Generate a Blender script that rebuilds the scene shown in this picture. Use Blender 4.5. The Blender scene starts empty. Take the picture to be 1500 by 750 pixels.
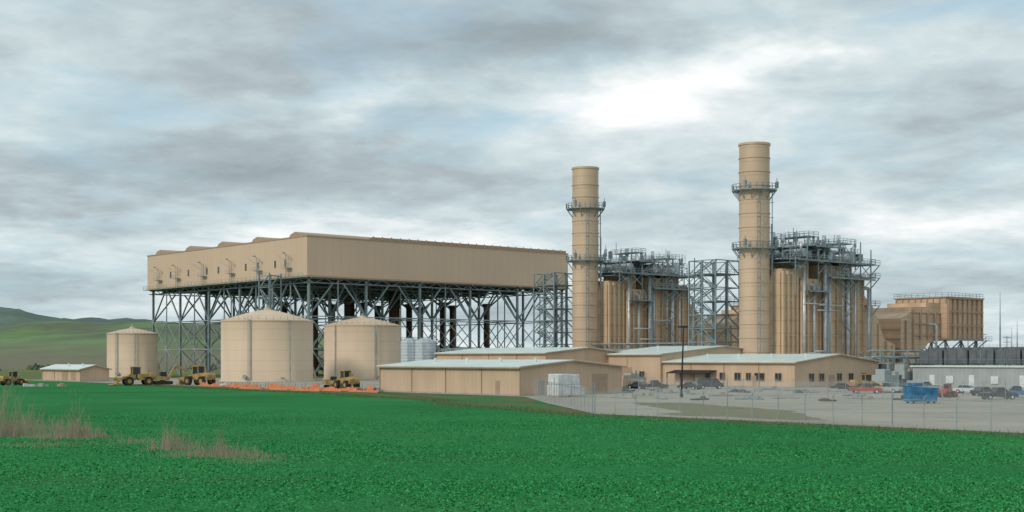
import bpy, math, random
from mathutils import Vector, Matrix, noise
random.seed(7)
F=1957.0; CH=6.0; HY=525.0
ANG=math.atan2(0.657,0.754)
U=(0.754,0.657); V=(-0.657,0.754)
def P(px,d): return ((px-750)/F*d, d)
def along(o,dr,px):
    k=(px-750)/F
    return (k*o[1]-o[0])/(dr[0]-k*dr[1])
def ZH(py,d): return CH+(HY-py)/F*d
def off(o,u,v): return (o[0]+U[0]*u+V[0]*v, o[1]+U[1]*u+V[1]*v)
sc=bpy.context.scene
sc.view_settings.view_transform='Standard'
sc.view_settings.look='None'
sc.view_settings.exposure=0
# ---------------------------------------------------------------- materials
def mk(name,col,rough=0.7,var=0.12,scale=0.4,metal=0.0,ribs=0.0,ribamt=0.15,streak=0.0,col2=None,bump=0.0,hband=0.0,spec=0.3):
    m=bpy.data.materials.new(name); m.use_nodes=True
    nt=m.node_tree; N=nt.nodes; L=nt.links
    b=N['Principled BSDF']; b.inputs['Roughness'].default_value=rough; b.inputs['Metallic'].default_value=metal
    b.inputs['Specular IOR Level'].default_value=spec
    tc=N.new('ShaderNodeTexCoord')
    n=N.new('ShaderNodeTexNoise'); n.inputs['Scale'].default_value=scale; n.inputs['Detail'].default_value=5
    mp=N.new('ShaderNodeMapping'); L.new(tc.outputs['Object'],mp.inputs['Vector'])
    if streak: mp.inputs['Scale'].default_value=(1,1,streak)
    L.new(mp.outputs['Vector'],n.inputs['Vector'])
    r=N.new('ShaderNodeValToRGB')
    r.color_ramp.elements[0].position=0.3; r.color_ramp.elements[1].position=0.7
    c2=col2 or tuple(c*(1-2*var) for c in col)
    r.color_ramp.elements[0].color=(*c2,1); r.color_ramp.elements[1].color=(*[min(1,c*(1+(0 if col2 else var))) for c in col],1)
    L.new(n.outputs['Fac'],r.inputs['Fac'])
    out=r.outputs['Color']
    def sine(src,period,amt,sharp):
        nonlocal out
        mu=N.new('ShaderNodeMath'); mu.operation='MULTIPLY'; mu.inputs[1].default_value=math.pi/period; L.new(src,mu.inputs[0])
        s=N.new('ShaderNodeMath'); s.operation='SINE'; L.new(mu.outputs[0],s.inputs[0])
        a=N.new('ShaderNodeMath'); a.operation='ABSOLUTE'; L.new(s.outputs[0],a.inputs[0])
        g=N.new('ShaderNodeMath'); g.operation='LESS_THAN'; g.inputs[1].default_value=sharp; L.new(a.outputs[0],g.inputs[0])
        mx=N.new('ShaderNodeMix'); mx.data_type='RGBA'; mx.blend_type='MULTIPLY'
        fm=N.new('ShaderNodeMath'); fm.operation='MULTIPLY'; fm.inputs[1].default_value=amt; L.new(g.outputs[0],fm.inputs[0])
        L.new(fm.outputs[0],mx.inputs['Factor']); L.new(out,mx.inputs['A']); mx.inputs['B'].default_value=(0.3,0.27,0.24,1)
        out=mx.outputs['Result']
    if ribs or hband:
        sx=N.new('ShaderNodeSeparateXYZ'); L.new(tc.outputs['Object'],sx.inputs[0])
        if ribs:
            ad=N.new('ShaderNodeMath'); ad.operation='ADD'; L.new(sx.outputs['X'],ad.inputs[0]); L.new(sx.outputs['Y'],ad.inputs[1])
            sine(ad.outputs[0],ribs,ribamt,0.2)
        if hband: sine(sx.outputs['Z'],hband,ribamt,0.15)
    L.new(out,b.inputs['Base Color'])
    if bump:
        n2=N.new('ShaderNodeTexNoise'); n2.inputs['Scale'].default_value=scale*6; n2.inputs['Detail'].default_value=8
        L.new(tc.outputs['Object'],n2.inputs['Vector'])
        bp=N.new('ShaderNodeBump'); bp.inputs['Strength'].default_value=bump; bp.inputs['Distance'].default_value=0.3
        L.new(n2.outputs['Fac'],bp.inputs['Height']); L.new(bp.outputs['Normal'],b.inputs['Normal'])
    return m
M={}
M['siding']=mk('tan_siding',(0.64,0.475,0.345),0.6,0.03,0.08,ribs=3.0,ribamt=0.07,streak=0.5)
M['siding2']=mk('tan_siding_small',(0.60,0.44,0.31),0.6,0.06,0.3,ribs=1.0,ribamt=0.12,streak=0.3)
M['tank']=mk('tank_paint',(0.66,0.51,0.37),0.5,0.05,0.2,streak=0.15,hband=2.7,ribamt=0.10)
M['stack']=mk('stack_paint',(0.61,0.45,0.32),0.55,0.08,0.25,streak=0.2,hband=3.3,ribamt=0.15)
M['casing']=mk('casing_paint',(0.66,0.485,0.325),0.6,0.08,0.3,ribs=1.6,hband=3.0,ribamt=0.2,streak=0.3)
M['duct']=mk('inlet_duct',(0.61,0.445,0.31),0.6,0.1,0.3,hband=1.4,ribamt=0.4,streak=0.3)
M['steel']=mk('galvanised_steel',(0.24,0.31,0.33),0.5,0.15,0.5,metal=0.1)
M['steelp']=mk('steel_pale',(0.34,0.40,0.41),0.5,0.2,0.5,metal=0.1)
M['steeld']=mk('dark_steel',(0.08,0.095,0.10),0.6,0.15,0.5)
M['column']=mk('brown_column',(0.13,0.085,0.065),0.7,0.15,0.4)
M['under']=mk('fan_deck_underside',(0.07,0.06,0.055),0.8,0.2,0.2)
M['pipe']=mk('insulated_pipe',(0.62,0.65,0.67),0.35,0.1,0.8,metal=0.3)
M['roof']=mk('pale_metal_roof',(0.64,0.73,0.70),0.4,0.05,0.2,ribs=0.8,ribamt=0.12)
M['white']=mk('white_paint',(0.70,0.73,0.75),0.5,0.08,1.0)
M['tankgrey']=mk('water_tank_grey',(0.50,0.56,0.60),0.5,0.08,1.0)
M['trim']=mk('trim_paint',(0.42,0.30,0.21),0.6,0.06,1.0)
M['glass']=mk('window_glass',(0.03,0.04,0.05),0.15,0.1,1.0,spec=0.6)
M['rubber']=mk('rubber',(0.04,0.037,0.033),0.85,0.1,3.0)
M['yellow']=mk('machine_yellow',(0.55,0.36,0.12),0.6,0.3,1.2,col2=(0.22,0.15,0.08))
M['red']=mk('red_paint',(0.40,0.07,0.05),0.4,0.1,1.5)
M['blue']=mk('blue_paint',(0.05,0.20,0.36),0.5,0.25,1.0)
M['carw']=mk('car_white',(0.6,0.62,0.64),0.3,0.03,1.0,spec=0.6)
M['card']=mk('car_dark',(0.03,0.035,0.05),0.3,0.05,1.0,spec=0.6)
M['grey']=mk('grey_siding',(0.38,0.42,0.42),0.6,0.06,0.3,ribs=1.0,ribamt=0.15)
M['cooler']=mk('cooler_grey',(0.15,0.17,0.185),0.6,0.15,0.6,ribs=2.5,ribamt=0.4)
M['orange']=mk('orange_mesh',(0.70,0.20,0.08),0.7,0.3,0.8,col2=(0.35,0.14,0.07))
M['concrete']=mk('concrete',(0.4,0.38,0.35),0.85,0.1,0.4)
M['black']=mk('black_paint',(0.02,0.02,0.022),0.6,0.1,1.0)
M['wrap']=mk('plastic_wrap',(0.78,0.80,0.82),0.35,0.1,1.2,bump=0.8)
# ---------------------------------------------------------------- mesh builder
class MB:
    def __init__(s): s.v=[]; s.f=[]
    def add(s,vs,fs):
        o=len(s.v); s.v+= [tuple(v) for v in vs]; s.f+=[tuple(i+o for i in f) for f in fs]
    def box(s,x0,x1,y0,y1,z0,z1):
        s.add([(x0,y0,z0),(x1,y0,z0),(x1,y1,z0),(x0,y1,z0),(x0,y0,z1),(x1,y0,z1),(x1,y1,z1),(x0,y1,z1)],
              [(3,2,1,0),(4,5,6,7),(0,1,5,4),(1,2,6,5),(2,3,7,6),(3,0,4,7)])
    def beam(s,a,b,w=0.3,h=None):
        s.cyl(a,b,w*0.7,n=4,rot=math.pi/4)
    def cyl(s,a,b,r,r2=None,n=16,rot=0,cap=True):
        a=Vector(a); b=Vector(b); d=(b-a)
        if d.length<1e-5: return
        d.normalize(); r2=r if r2 is None else r2
        up=Vector((0,0,1)) if abs(d.z)<0.95 else Vector((1,0,0))
        e=d.cross(up).normalized(); g=d.cross(e)
        vs=[]
        for c,rr in ((a,r),(b,r2)):
            for i in range(n):
                t=2*math.pi*i/n+rot
                vs.append(c+e*math.cos(t)*rr+g*math.sin(t)*rr)
        fs=[(i,(i+1)%n,n+(i+1)%n,n+i) for i in range(n)]
        if cap: fs+= [tuple(range(n))[::-1],tuple(range(n,2*n))]
        s.add(vs,fs)
    def lathe(s,c,prof,n=48):
        vs=[]; m=len(prof)
        for r,z in prof:
            for i in range(n):
                t=2*math.pi*i/n; vs.append((c[0]+r*math.cos(t),c[1]+r*math.sin(t),z))
        fs=[]
        for j in range(m-1):
            for i in range(n):
                fs.append((j*n+i,j*n+(i+1)%n,(j+1)*n+(i+1)%n,(j+1)*n+i))
        s.add(vs,fs)
    def prism(s,poly,y0,y1,inset=None):
        n=len(poly)
        vs=[(x,y0,z) for x,z in poly]+[(x,y1,z) for x,z in poly]
        fs=[tuple(range(n)),tuple(range(2*n-1,n-1,-1))]+[(i,i+n,(i+1)%n+n,(i+1)%n) for i in range(n)]
        s.add(vs,fs)
    def prismx(s,poly,x0,x1):
        n=len(poly)
        vs=[(x0,y,z) for y,z in poly]+[(x1,y,z) for y,z in poly]
        fs=[tuple(range(n-1,-1,-1)),tuple(range(n,2*n))]+[(i,(i+1)%n,(i+1)%n+n,i+n) for i in range(n)]
        s.add(vs,fs)
    def rail(s,pts,z,h=1.1,step=2.0,w=0.07,close=False):
        pp=list(pts)+([pts[0]] if close else [])
        for a,b in zip(pp[:-1],pp[1:]):
            L=math.hypot(b[0]-a[0],b[1]-a[1]); n=max(1,int(L/step))
            for hh in (h,h*0.5): s.beam((a[0],a[1],z+hh),(b[0],b[1],z+hh),w)
            for i in range(n+1):
                t=i/n; x=a[0]+(b[0]-a[0])*t; y=a[1]+(b[1]-a[1])*t
                s.beam((x,y,z),(x,y,z+h),w)
    def obj(s,name,mat,parent=None,smooth=False,bevel=0):
        me=bpy.data.meshes.new(name); me.from_pydata(s.v,[],s.f); me.update()
        o=bpy.data.objects.new(name,me); sc.collection.objects.link(o)
        if isinstance(mat,str): mat=M[mat]
        me.materials.append(mat)
        if smooth:
            for p in me.polygons: p.use_smooth=(len(p.vertices)==4)
        if bevel:
            md=o.modifiers.new('b','BEVEL'); md.width=bevel; md.segments=2
        if parent: o.parent=parent
        return o
def root(name,o,rot=ANG,z=0):
    e=bpy.data.objects.new(name,None); sc.collection.objects.link(e)
    e.location=(o[0],o[1],z); e.rotation_euler=(0,0,rot); e.empty_display_size=1
    return e
# ---------------------------------------------------------------- camera / light / world
cam=bpy.data.cameras.new('camera'); co=bpy.data.objects.new('camera',cam); sc.collection.objects.link(co)
co.location=(0,0,CH); co.rotation_euler=(math.pi/2,0,0)
cam.lens=36*F/1500; cam.sensor_width=36; cam.shift_y=(HY-375)/1500; cam.clip_start=0.5; cam.clip_end=40000
sc.camera=co
sd=Vector((-0.62,-0.60,0.55)).normalized()
sl=bpy.data.lights.new('sun','SUN'); sl.energy=1.5; sl.angle=math.radians(11); sl.color=(1,0.92,0.80)
so=bpy.data.objects.new('sun',sl); sc.collection.objects.link(so); so.location=(-100,-100,200)
so.rotation_euler=sd.to_track_quat('Z','Y').to_euler()
w=bpy.data.worlds.new('World'); sc.world=w; w.use_nodes=True
nt=w.node_tree; N=nt.nodes; L=nt.links; N.clear()
def nd(t,**k):
    n=N.new(t)
    for a,b in k.items(): setattr(n,a,b)
    return n
def mth(op,a,b=None,c=None,clamp=False):
    n=nd('ShaderNodeMath',operation=op); n.use_clamp=clamp
    for i,x in enumerate((a,b,c)):
        if x is None: continue
        if isinstance(x,(int,float)): n.inputs[i].default_value=x
        else: L.new(x,n.inputs[i])
    return n.outputs[0]
tc=nd('ShaderNodeTexCoord'); sp=nd('ShaderNodeSeparateXYZ'); L.new(tc.outputs['Generated'],sp.inputs[0])
X,Y,Z=sp.outputs
zz=mth('ADD',mth('MAXIMUM',Z,0.0),0.17)
cx=nd('ShaderNodeCombineXYZ'); L.new(mth('DIVIDE',X,zz),cx.inputs[0]); L.new(mth('DIVIDE',Y,zz),cx.inputs[1])
cx.inputs[2].default_value=3.7
def nz(scale,det,rough,dist,src=None):
    n=nd('ShaderNodeTexNoise'); n.inputs['Scale'].default_value=scale; n.inputs['Detail'].default_value=det; n.inputs['Roughness'].default_value=rough; n.inputs['Distortion'].default_value=dist
    L.new(src or cx.outputs[0],n.inputs['Vector']); return n
n1=nz(1.1,6,0.55,0.2); n2=nz(5.0,5,0.6,0.3)
cov=mth('ADD',mth('MULTIPLY',n1.outputs['Fac'],0.72),mth('MULTIPLY',n2.outputs['Fac'],0.28))
cov=mth('ADD',mth('MULTIPLY',mth('SUBTRACT',cov,0.5),1.35),0.55)
wn=nz(3.2,4,0.6,0.0)
wsp=nd('ShaderNodeSeparateXYZ'); L.new(wn.outputs['Color'],wsp.inputs[0])
wx=mth('MULTIPLY',mth('SUBTRACT',wsp.outputs[0],0.5),0.20); wy=mth('MULTIPLY',mth('SUBTRACT',wsp.outputs[1],0.5),0.09)
TX=mth('ADD',mth('DIVIDE',X,mth('MAXIMUM',Y,0.05)),wx); TZ=mth('ADD',mth('DIVIDE',Z,mth('MAXIMUM',Y,0.05)),wy)
def blob(px,py,sx,sy,amp):
    tx=(px-750)/F; tz=(HY-py)/F
    a=mth('DIVIDE',mth('SUBTRACT',TX,tx),sx/F)
    b=mth('DIVIDE',mth('SUBTRACT',TZ,tz),sy/F)
    d=mth('ADD',mth('MULTIPLY',a,a),mth('MULTIPLY',b,b))
    return mth('MULTIPLY',mth('EXPONENT',mth('MULTIPLY',d,-1.0)),amp)
for bl in [(1110,95,90,40,0.25),(900,145,120,38,0.22),(520,150,170,25,0.14),(130,120,170,55,0.10),(1370,330,190,35,0.14),
           (760,60,220,40,-0.15),(340,260,300,55,-0.15),(1380,180,150,80,-0.11),(70,405,110,25,-0.14),(640,345,200,20,0.12),(1450,430,180,40,0.06),(30,340,90,20,0.1)]:
    cov=mth('ADD',cov,blob(*bl))
rp=nd('ShaderNodeValToRGB'); L.new(cov,rp.inputs[0])
e=rp.color_ramp.elements
e[0].position=0.26; e[0].color=(0.30,0.355,0.385,1); e[1].position=0.82; e[1].color=(0.92,0.93,0.93,1)
for p_,c_ in ((0.40,(0.385,0.455,0.49)),(0.51,(0.485,0.575,0.605)),(0.60,(0.59,0.675,0.695)),(0.70,(0.74,0.79,0.80))):
    x=e.new(p_); x.color=(*c_,1)
mp=nd('ShaderNodeMapping'); mp.inputs['Location'].default_value=(5.2,1.3,0); L.new(cx.outputs[0],mp.inputs[0])
n3=nz(1.8,5,0.6,0.3,mp.outputs[0])
gp=n3.outputs['Fac']
for bl in [(120,110,170,60,0.18),(280,150,120,30,0.12),(1370,20,160,25,0.22),(640,195,160,18,0.12),(60,340,120,20,0.14),(1430,400,150,40,0.12),(420,15,200,20,0.10)]:
    gp=mth('ADD',gp,blob(*bl))
gap=mth('MULTIPLY',mth('SUBTRACT',gp,0.54),4.0,clamp=True)
# thin veil of cloud tinted by the blue sky behind it
tint=nd('ShaderNodeMix',data_type='RGBA'); L.new(mth('MULTIPLY',gap,0.55),tint.inputs['Factor']); L.new(rp.outputs[0],tint.inputs['A']); tint.inputs['B'].default_value=(0.44,0.68,0.78,1)
bgc=nd('ShaderNodeBackground'); L.new(tint.outputs['Result'],bgc.inputs[0]); bgc.inputs[1].default_value=1.12
sky=nd('ShaderNodeTexSky',sky_type='NISHITA'); sky.sun_disc=False
sky.sun_elevation=math.asin(sd.z); sky.sun_rotation=math.atan2(sd.x,sd.y)
bgs=nd('ShaderNodeBackground'); L.new(sky.outputs[0],bgs.inputs[0]); bgs.inputs[1].default_value=0.1
mx=nd('ShaderNodeMixShader'); L.new(mth('MULTIPLY',gap,0.3),mx.inputs[0]); L.new(bgc.outputs[0],mx.inputs[1]); L.new(bgs.outputs[0],mx.inputs[2])
ow=nd('ShaderNodeOutputWorld'); L.new(mx.outputs[0],ow.inputs[0])
# ---------------------------------------------------------------- ground
def groundmat(name,stops,scale,bump,scale2=1.2,mixamt=0.5,c3=(0.1,0.08,0.04),stripe=0.0,hgt=None,scol=(0.075,0.13,0.05),smap=(0.03,0.22,1),srot=-12):
    m=bpy.data.materials.new(name); m.use_nodes=True
    t=m.node_tree; n=t.nodes; l=t.links; b=n['Principled BSDF']; b.inputs['Roughness'].default_value=0.95; b.inputs['Specular IOR Level'].default_value=0.05
    tc=n.new('ShaderNodeTexCoord')
    a=n.new('ShaderNodeTexNoise'); a.inputs['Scale'].default_value=scale; a.inputs['Detail'].default_value=8; a.inputs['Roughness'].default_value=0.65
    l.new(tc.outputs['Object'],a.inputs['Vector'])
    r=n.new('ShaderNodeValToRGB'); l.new(a.outputs['Fac'],r.inputs[0])
    el=r.color_ramp.elements
    el[0].position=stops[0][0]; el[0].color=(*stops[0][1],1); el[1].position=stops[-1][0]; el[1].color=(*stops[-1][1],1)
    for p,c in stops[1:-1]:
        q=el.new(p); q.color=(*c,1)
    a2=n.new('ShaderNodeTexNoise'); a2.inputs['Scale'].default_value=scale2; a2.inputs['Detail'].default_value=8; a2.inputs['Roughness'].default_value=0.75
    l.new(tc.outputs['Object'],a2.inputs['Vector'])
    mr=n.new('ShaderNodeMapRange'); mr.inputs[1].default_value=0.45; mr.inputs[2].default_value=0.72; mr.inputs[4].default_value=mixamt
    l.new(a2.outputs['Fac'],mr.inputs[0])
    mi=n.new('ShaderNodeMix'); mi.data_type='RGBA'; l.new(mr.outputs[0],mi.inputs['Factor']); l.new(r.outputs[0],mi.inputs['A']); mi.inputs['B'].default_value=(*c3,1)
    out=mi.outputs['Result']
    if stripe:
        mp=n.new('ShaderNodeMapping'); mp.inputs['Rotation'].default_value=(0,0,math.radians(srot)); mp.inputs['Scale'].default_value=smap
        l.new(tc.outputs['Object'],mp.inputs[0])
        a3=n.new('ShaderNodeTexNoise'); a3.inputs['Scale'].default_value=1.0; a3.inputs['Detail'].default_value=7; a3.inputs['Roughness'].default_value=0.65; l.new(mp.outputs[0],a3.inputs['Vector'])
        m3=n.new('ShaderNodeMapRange'); m3.inputs[1].default_value=0.48; m3.inputs[2].default_value=0.70; m3.inputs[4].default_value=stripe; l.new(a3.outputs['Fac'],m3.inputs[0])
        mj=n.new('ShaderNodeMix'); mj.data_type='RGBA'; l.new(m3.outputs[0],mj.inputs['Factor']); l.new(out,mj.inputs['A']); mj.inputs['B'].default_value=(*scol,1); out=mj.outputs['Result']
    if hgt:
        sx=n.new('ShaderNodeSeparateXYZ'); l.new(tc.outputs['Object'],sx.inputs[0])
        m3=n.new('ShaderNodeMapRange'); m3.inputs[1].default_value=hgt[0]; m3.inputs[2].default_value=hgt[1]; m3.inputs[3].default_value=0.85; m3.inputs[4].default_value=0; l.new(sx.outputs['Z'],m3.inputs[0])
        mj=n.new('ShaderNodeMix'); mj.data_type='RGBA'; l.new(m3.outputs[0],mj.inputs['Factor']); l.new(out,mj.inputs['A']); mj.inputs['B'].default_value=(*hgt[2],1); out=mj.outputs['Result']
    l.new(out,b.inputs['Base Color'])
    bp=n.new('ShaderNodeBump'); bp.inputs['Strength'].default_value=bump; bp.inputs['Distance'].default_value=0.25
    l.new(a2.outputs['Fac'],bp.inputs['Height']); l.new(bp.outputs[0],b.inputs['Normal'])
    return m
G_grass=groundmat('field_grass',[(0.30,(0.018,0.150,0.040)),(0.5,(0.024,0.205,0.058)),(0.72,(0.050,0.25,0.075))],0.035,0.6,1.6,0.65,(0.012,0.115,0.030),stripe=0.5,scol=(0.055,0.13,0.045))
G_verge=groundmat('verge_grass',[(0.38,(0.035,0.18,0.055)),(0.50,(0.07,0.17,0.06)),(0.58,(0.17,0.125,0.075)),(0.7,(0.05,0.19,0.06))],0.09,0.5,0.8,0.5,(0.13,0.115,0.065))
G_dirt=groundmat('dirt',[(0.35,(0.10,0.15,0.06)),(0.5,(0.20,0.17,0.11)),(0.65,(0.10,0.19,0.07))],0.08,0.5,0.8,0.5,(0.22,0.17,0.12))
G_gravel=groundmat('gravel',[(0.35,(0.30,0.28,0.24)),(0.5,(0.38,0.36,0.31)),(0.65,(0.44,0.41,0.36))],0.06,0.4,1.5,0.6,(0.25,0.23,0.19),stripe=0.6,scol=(0.22,0.205,0.17),smap=(0.02,0.35,1),srot=-131)
G_hill=groundmat('hazed_hill_grass',[(0.40,(0.13,0.15,0.10)),(0.47,(0.14,0.22,0.10)),(0.54,(0.17,0.28,0.13)),(0.60,(0.15,0.16,0.115))],0.0035,0.3,0.02,0.7,(0.12,0.145,0.10),hgt=(4,24,(0.19,0.165,0.125)))  # grass and brown low fields, paled so aerial haze is in the colour
G_hill2=groundmat('hazed_far_hill',[(0.38,(0.10,0.135,0.13)),(0.5,(0.12,0.18,0.145)),(0.62,(0.16,0.21,0.165))],0.003,0.2,0.02,0.5,(0.10,0.125,0.12))  # bluish tint of distance haze painted into the ridge colour
def sheet(name,pts,z,mat):
    me=bpy.data.meshes.new(name); me.from_pydata([(x,y,z) for x,y in pts],[],[tuple(range(len(pts)))]); me.update()
    o=bpy.data.objects.new(name,me); sc.collection.objects.link(o); me.materials.append(mat); 
    if me.polygons[0].normal.z<0: me.flip_normals()
    return o
def ragged(pts,amp,step=2.0):
    out=[]
    n=len(pts)
    for i in range(n):
        a=pts[i]; b=pts[(i+1)%n]; L=math.hypot(b[0]-a[0],b[1]-a[1]); k=max(1,int(L/step)) if L<260 else 1
        for q in range(k):
            t=q/k; x=a[0]+(b[0]-a[0])*t; y=a[1]+(b[1]-a[1])*t
            out.append((x+amp*noise.noise(Vector((x*.3,y*.3,1))),y+amp*noise.noise(Vector((x*.3,y*.3,9)))))
    return out
S=15000
sheet('ground',[(-S,-S),(S,-S),(S,S),(-S,S)],0,G_grass)
O=P(762,213)
def loc(u,v): return off(O,u,v)
sheet('gravel_yard',[loc(-1.5,210),loc(-2,40),loc(-2.5,-4)]+[loc(-20,-28),loc(-39.5,-57),loc(-41,-400),loc(700,-400),loc(700,210)],0.03,G_gravel)
sheet('dirt_verge',ragged([loc(-2,150),loc(-6,150),loc(-9,120),loc(-12,80),loc(-15,40),loc(-22,0),loc(-36,-35),loc(-43.5,-60),loc(-44,-110),loc(-43,-200),loc(-40,-200),loc(-39,-57),loc(-20,-28),loc(-2,-4)],3.0),0.015,G_verge)
G_dry=groundmat('dry_grass_ground',[(0.35,(0.14,0.16,0.07)),(0.5,(0.12,0.18,0.06)),(0.65,(0.2,0.17,0.11))],0.01,0.3,0.3,0.5,(0.16,0.13,0.08))
sheet('far_field',[loc(-30,211),loc(700,211),loc(2000,211),loc(2000,3000),loc(-100,3000),loc(-160,700)],0.02,G_dry)
sheet('grass_strip',ragged([loc(-36,-62),loc(-30,-60),loc(-10,-34),loc(-6,-40),loc(-16,-64),loc(-35,-84)],2.0),0.045,G_dirt)
def interp(x,t):
    for (a,ya),(b,yb) in zip(t[:-1],t[1:]):
        if x<=b: 
            q=max(0,min(1,(x-a)/(b-a))); q=q*q*(3-2*q); return ya+(yb-ya)*q
    return t[-1][1]
def hill(name,R,wd,prof,seed,namp,mat):
    nx,ny=260,40; vs=[];fs=[]
    for i in range(nx+1):
        px=-900+i*(3400/nx)
        h=interp(px,prof)
        for j in range(ny+1):
            r=R-wd+2.2*wd*j/ny
            q=(r-R)/wd
            k=math.cos(max(-1,min(1,q if q<0 else q/1.2))*math.pi/2)**1.3
            x=(px-750)/F*r
            nz_=noise.fractal(Vector((x*0.004+seed,r*0.004,0.3)),1.0,2.0,7)
            z=(CH+h/F*R)*k+nz_*namp*k*max(0,min(1,h/20)) -1.5*(1-k)
            vs.append((x,r,z))
    for i in range(nx):
        for j in range(ny):
            a=i*(ny+1)+j; fs.append((a,a+ny+1,a+ny+2,a+1))
    m=MB(); m.v=vs; m.f=fs; m.obj(name,mat,smooth=True)
hill('hill',1500,800,[(-900,60),(-200,44),(0,35),(120,42),(230,46),(320,42),(450,30),(600,16),(760,5),(900,-6),(2500,-8)],1.0,16,G_hill)
hill('hill',2900,1000,[(-900,90),(-100,80),(15,70),(60,62),(160,54),(260,47),(380,36),(500,24),(700,12),(900,6),(1200,7),(2500,14)],5.0,24,G_hill2)
m=MB(); random.seed(9)
for i in range(190):
    px=random.uniform(-150,640); d=random.uniform(620,1150); x,y=P(px,d); s_=random.uniform(1.0,3.4)
    for k in range(4):
        a=x+random.uniform(-s_,s_)*1.5; b=y+random.uniform(-s_,s_); c=random.uniform(.4,1)*s_
        vs=[]
        for t in range(7): vs.append((a+c*math.cos(t*.9)*random.uniform(.6,1.3),b+c*math.sin(t*.9)*random.uniform(.6,1.3),random.uniform(0,.6)*c))
        vs.append((a,b,c*random.uniform(1.0,1.7)))
        m.add(vs,[(t,(t+1)%7,7) for t in range(7)])
m.obj('distant_trees',mk('scrub_foliage',(0.08,0.10,0.06),0.9,0.3,0.1))
# ---------------------------------------------------------------- air cooled condenser
C=P(450,391); WU=along(C,U,832); WV=along(C,V,216)
acc=root('air_cooled_condenser',C)
zb=ZH(403,391); zt=ZH(346,391)
m=MB(); T=0.4
m.box(0,WU,0,T,zb,zt); m.box(0,WU,WV-T,WV,zb,zt); m.box(0,T,T,WV-T,zb,zt); m.box(WU-T,WU,T,WV-T,zb,zt)
m.obj('casing_walls','siding',acc)
m=MB()
for a,b,c,d in ((-.15,WU+.15,-.15,.45),(-.15,WU+.15,WV-.45,WV+.15)): m.box(a,b,c,d,zt,zt+0.35); 
m.box(-.15,.45,.45,WV-.45,zt,zt+.35); m.box(WU-.45,WU+.15,.45,WV-.45,zt,zt+.35)
m.box(-.12,WU+.12,-.12,0.3,zb-.5,zb-0.003); m.box(-.12,.3,.31,WV,zb-.5,zb-0.003)
m.obj('parapet_cap','trim',acc)
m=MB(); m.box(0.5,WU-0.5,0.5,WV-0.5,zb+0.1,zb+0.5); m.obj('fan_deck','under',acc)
m=MB(); m.box(0.5,WU-.5,0.5,WV-.5,zt-1.2,zt-1.0); m.obj('roof_deck','grey',acc)
m=MB()
ns=5
for i in range(ns):
    y=8+i*(WV-16)/(ns-1)
    m.prismx([(y-3.4,zt+0.2),(y+3.4,zt+0.2),(y+2.0,zt+1.3),(y-0.4,zt+1.9),(y-2.2,zt+1.2)],0.6,WU-1)
m.prism([(22,zt+.35),(WU,zt+.35),(WU,zt+1.25),(24,zt+1.25)],1.0,1.6)
for i in range(24): 
    xx=24+i*3.4; m.box(xx,xx+0.25,0.7,0.99,zt+.35,zt+1.5)
m.obj('steam_distribution_ducts','trim',acc)
st=MB(); br=MB(); colm=MB()
nc=6; ux=[1.5+i*(WU-3)/(nc-1) for i in range(nc)]; vy=[1.5+i*(WV-3)/(nc-1) for i in range(nc)]
for i,x in enumerate(ux):
    for j,y in enumerate(vy):
        if i>=2 and 2<=j<=4:
            colm.cyl((x,y,0),(x,y,24),1.15,n=16); colm.cyl((x,y,24),(x,y,26),1.15,1.7,n=16)
            top=24
        else:
            st.beam((x,y,0),(x,y,zb-0.5),0.65); top=18.5
        for dx,dy in ((8.5,0),(-8.5,0),(0,8.5),(0,-8.5)):
            if 0<=x+dx<=WU and 0<=y+dy<=WV: st.beam((x,y,top),(x+dx,y+dy,zb-1.8),0.4)
for y in vy:
    st.beam((0,y,zb-.6),(WU,y,zb-.6),0.5); st.beam((0,y,zb-2.0),(WU,y,zb-2.0),0.3)
    k=int(WU/3.5)
    for q in range(k):
        a=q*WU/k; b=(q+1)*WU/k
        st.beam((a,y,zb-2.0 if q%2 else zb-.6),(b,y,zb-.6 if q%2 else zb-2.0),0.18)
for x in ux:
    st.beam((x,0,zb-.6),(x,WV,zb-.6),0.5); st.beam((x,0,zb-2.0),(x,WV,zb-2.0),0.3)
    k=int(WV/3.5)
    for q in range(k):
        a=q*WV/k; b=(q+1)*WV/k
        st.beam((x,a,zb-2.0 if q%2 else zb-.6),(x,b,zb-.6 if q%2 else zb-2.0),0.18)
def xbr(p,q,z0,z1,w=0.22):
    br.beam((*p,z0),(*q,z1),w); br.beam((*q,z0),(*p,z1),w)
for i in range(nc):
    for j in range(nc-1):
        x=ux[i]; a=vy[j]; b=vy[j+1]; mid=(a+b)/2
        if i in (0,1,2,5) or j in(0,4):
            if (i+j)%2==0 or i==0:
                xbr((x,a),(x,mid),0,9); xbr((x,mid),(x,b),0,9); xbr((x,a),(x,mid),9,18.5); xbr((x,mid),(x,b),9,18.5); br.beam((x,mid,0),(x,mid,zb-1),.3)
            br.beam((x,a,9),(x,b,9),0.28); br.beam((x,a,18.5),(x,b,18.5),0.3)
for j in range(nc):
    for i in range(nc-1):
        y=vy[j]; a=ux[i]; b=ux[i+1]; mid=(a+b)/2
        if j in (0,1,5) or i==0:
            if (i+j)%2==0: xbr((a,y),(mid,y),0,9); xbr((mid,y),(b,y),0,9); xbr((a,y),(mid,y),9,18.5); xbr((mid,y),(b,y),9,18.5); br.beam((mid,y,0),(mid,y,zb-1),.28)
            br.beam((a,y,9),(b,y,9),0.28); br.beam((a,y,18.5),(b,y,18.5),0.3)
st.obj('support_steel','steel',acc); br.obj('bracing','steelp',acc); colm.obj('support_columns','column',acc,smooth=True)
m=MB()
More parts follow.
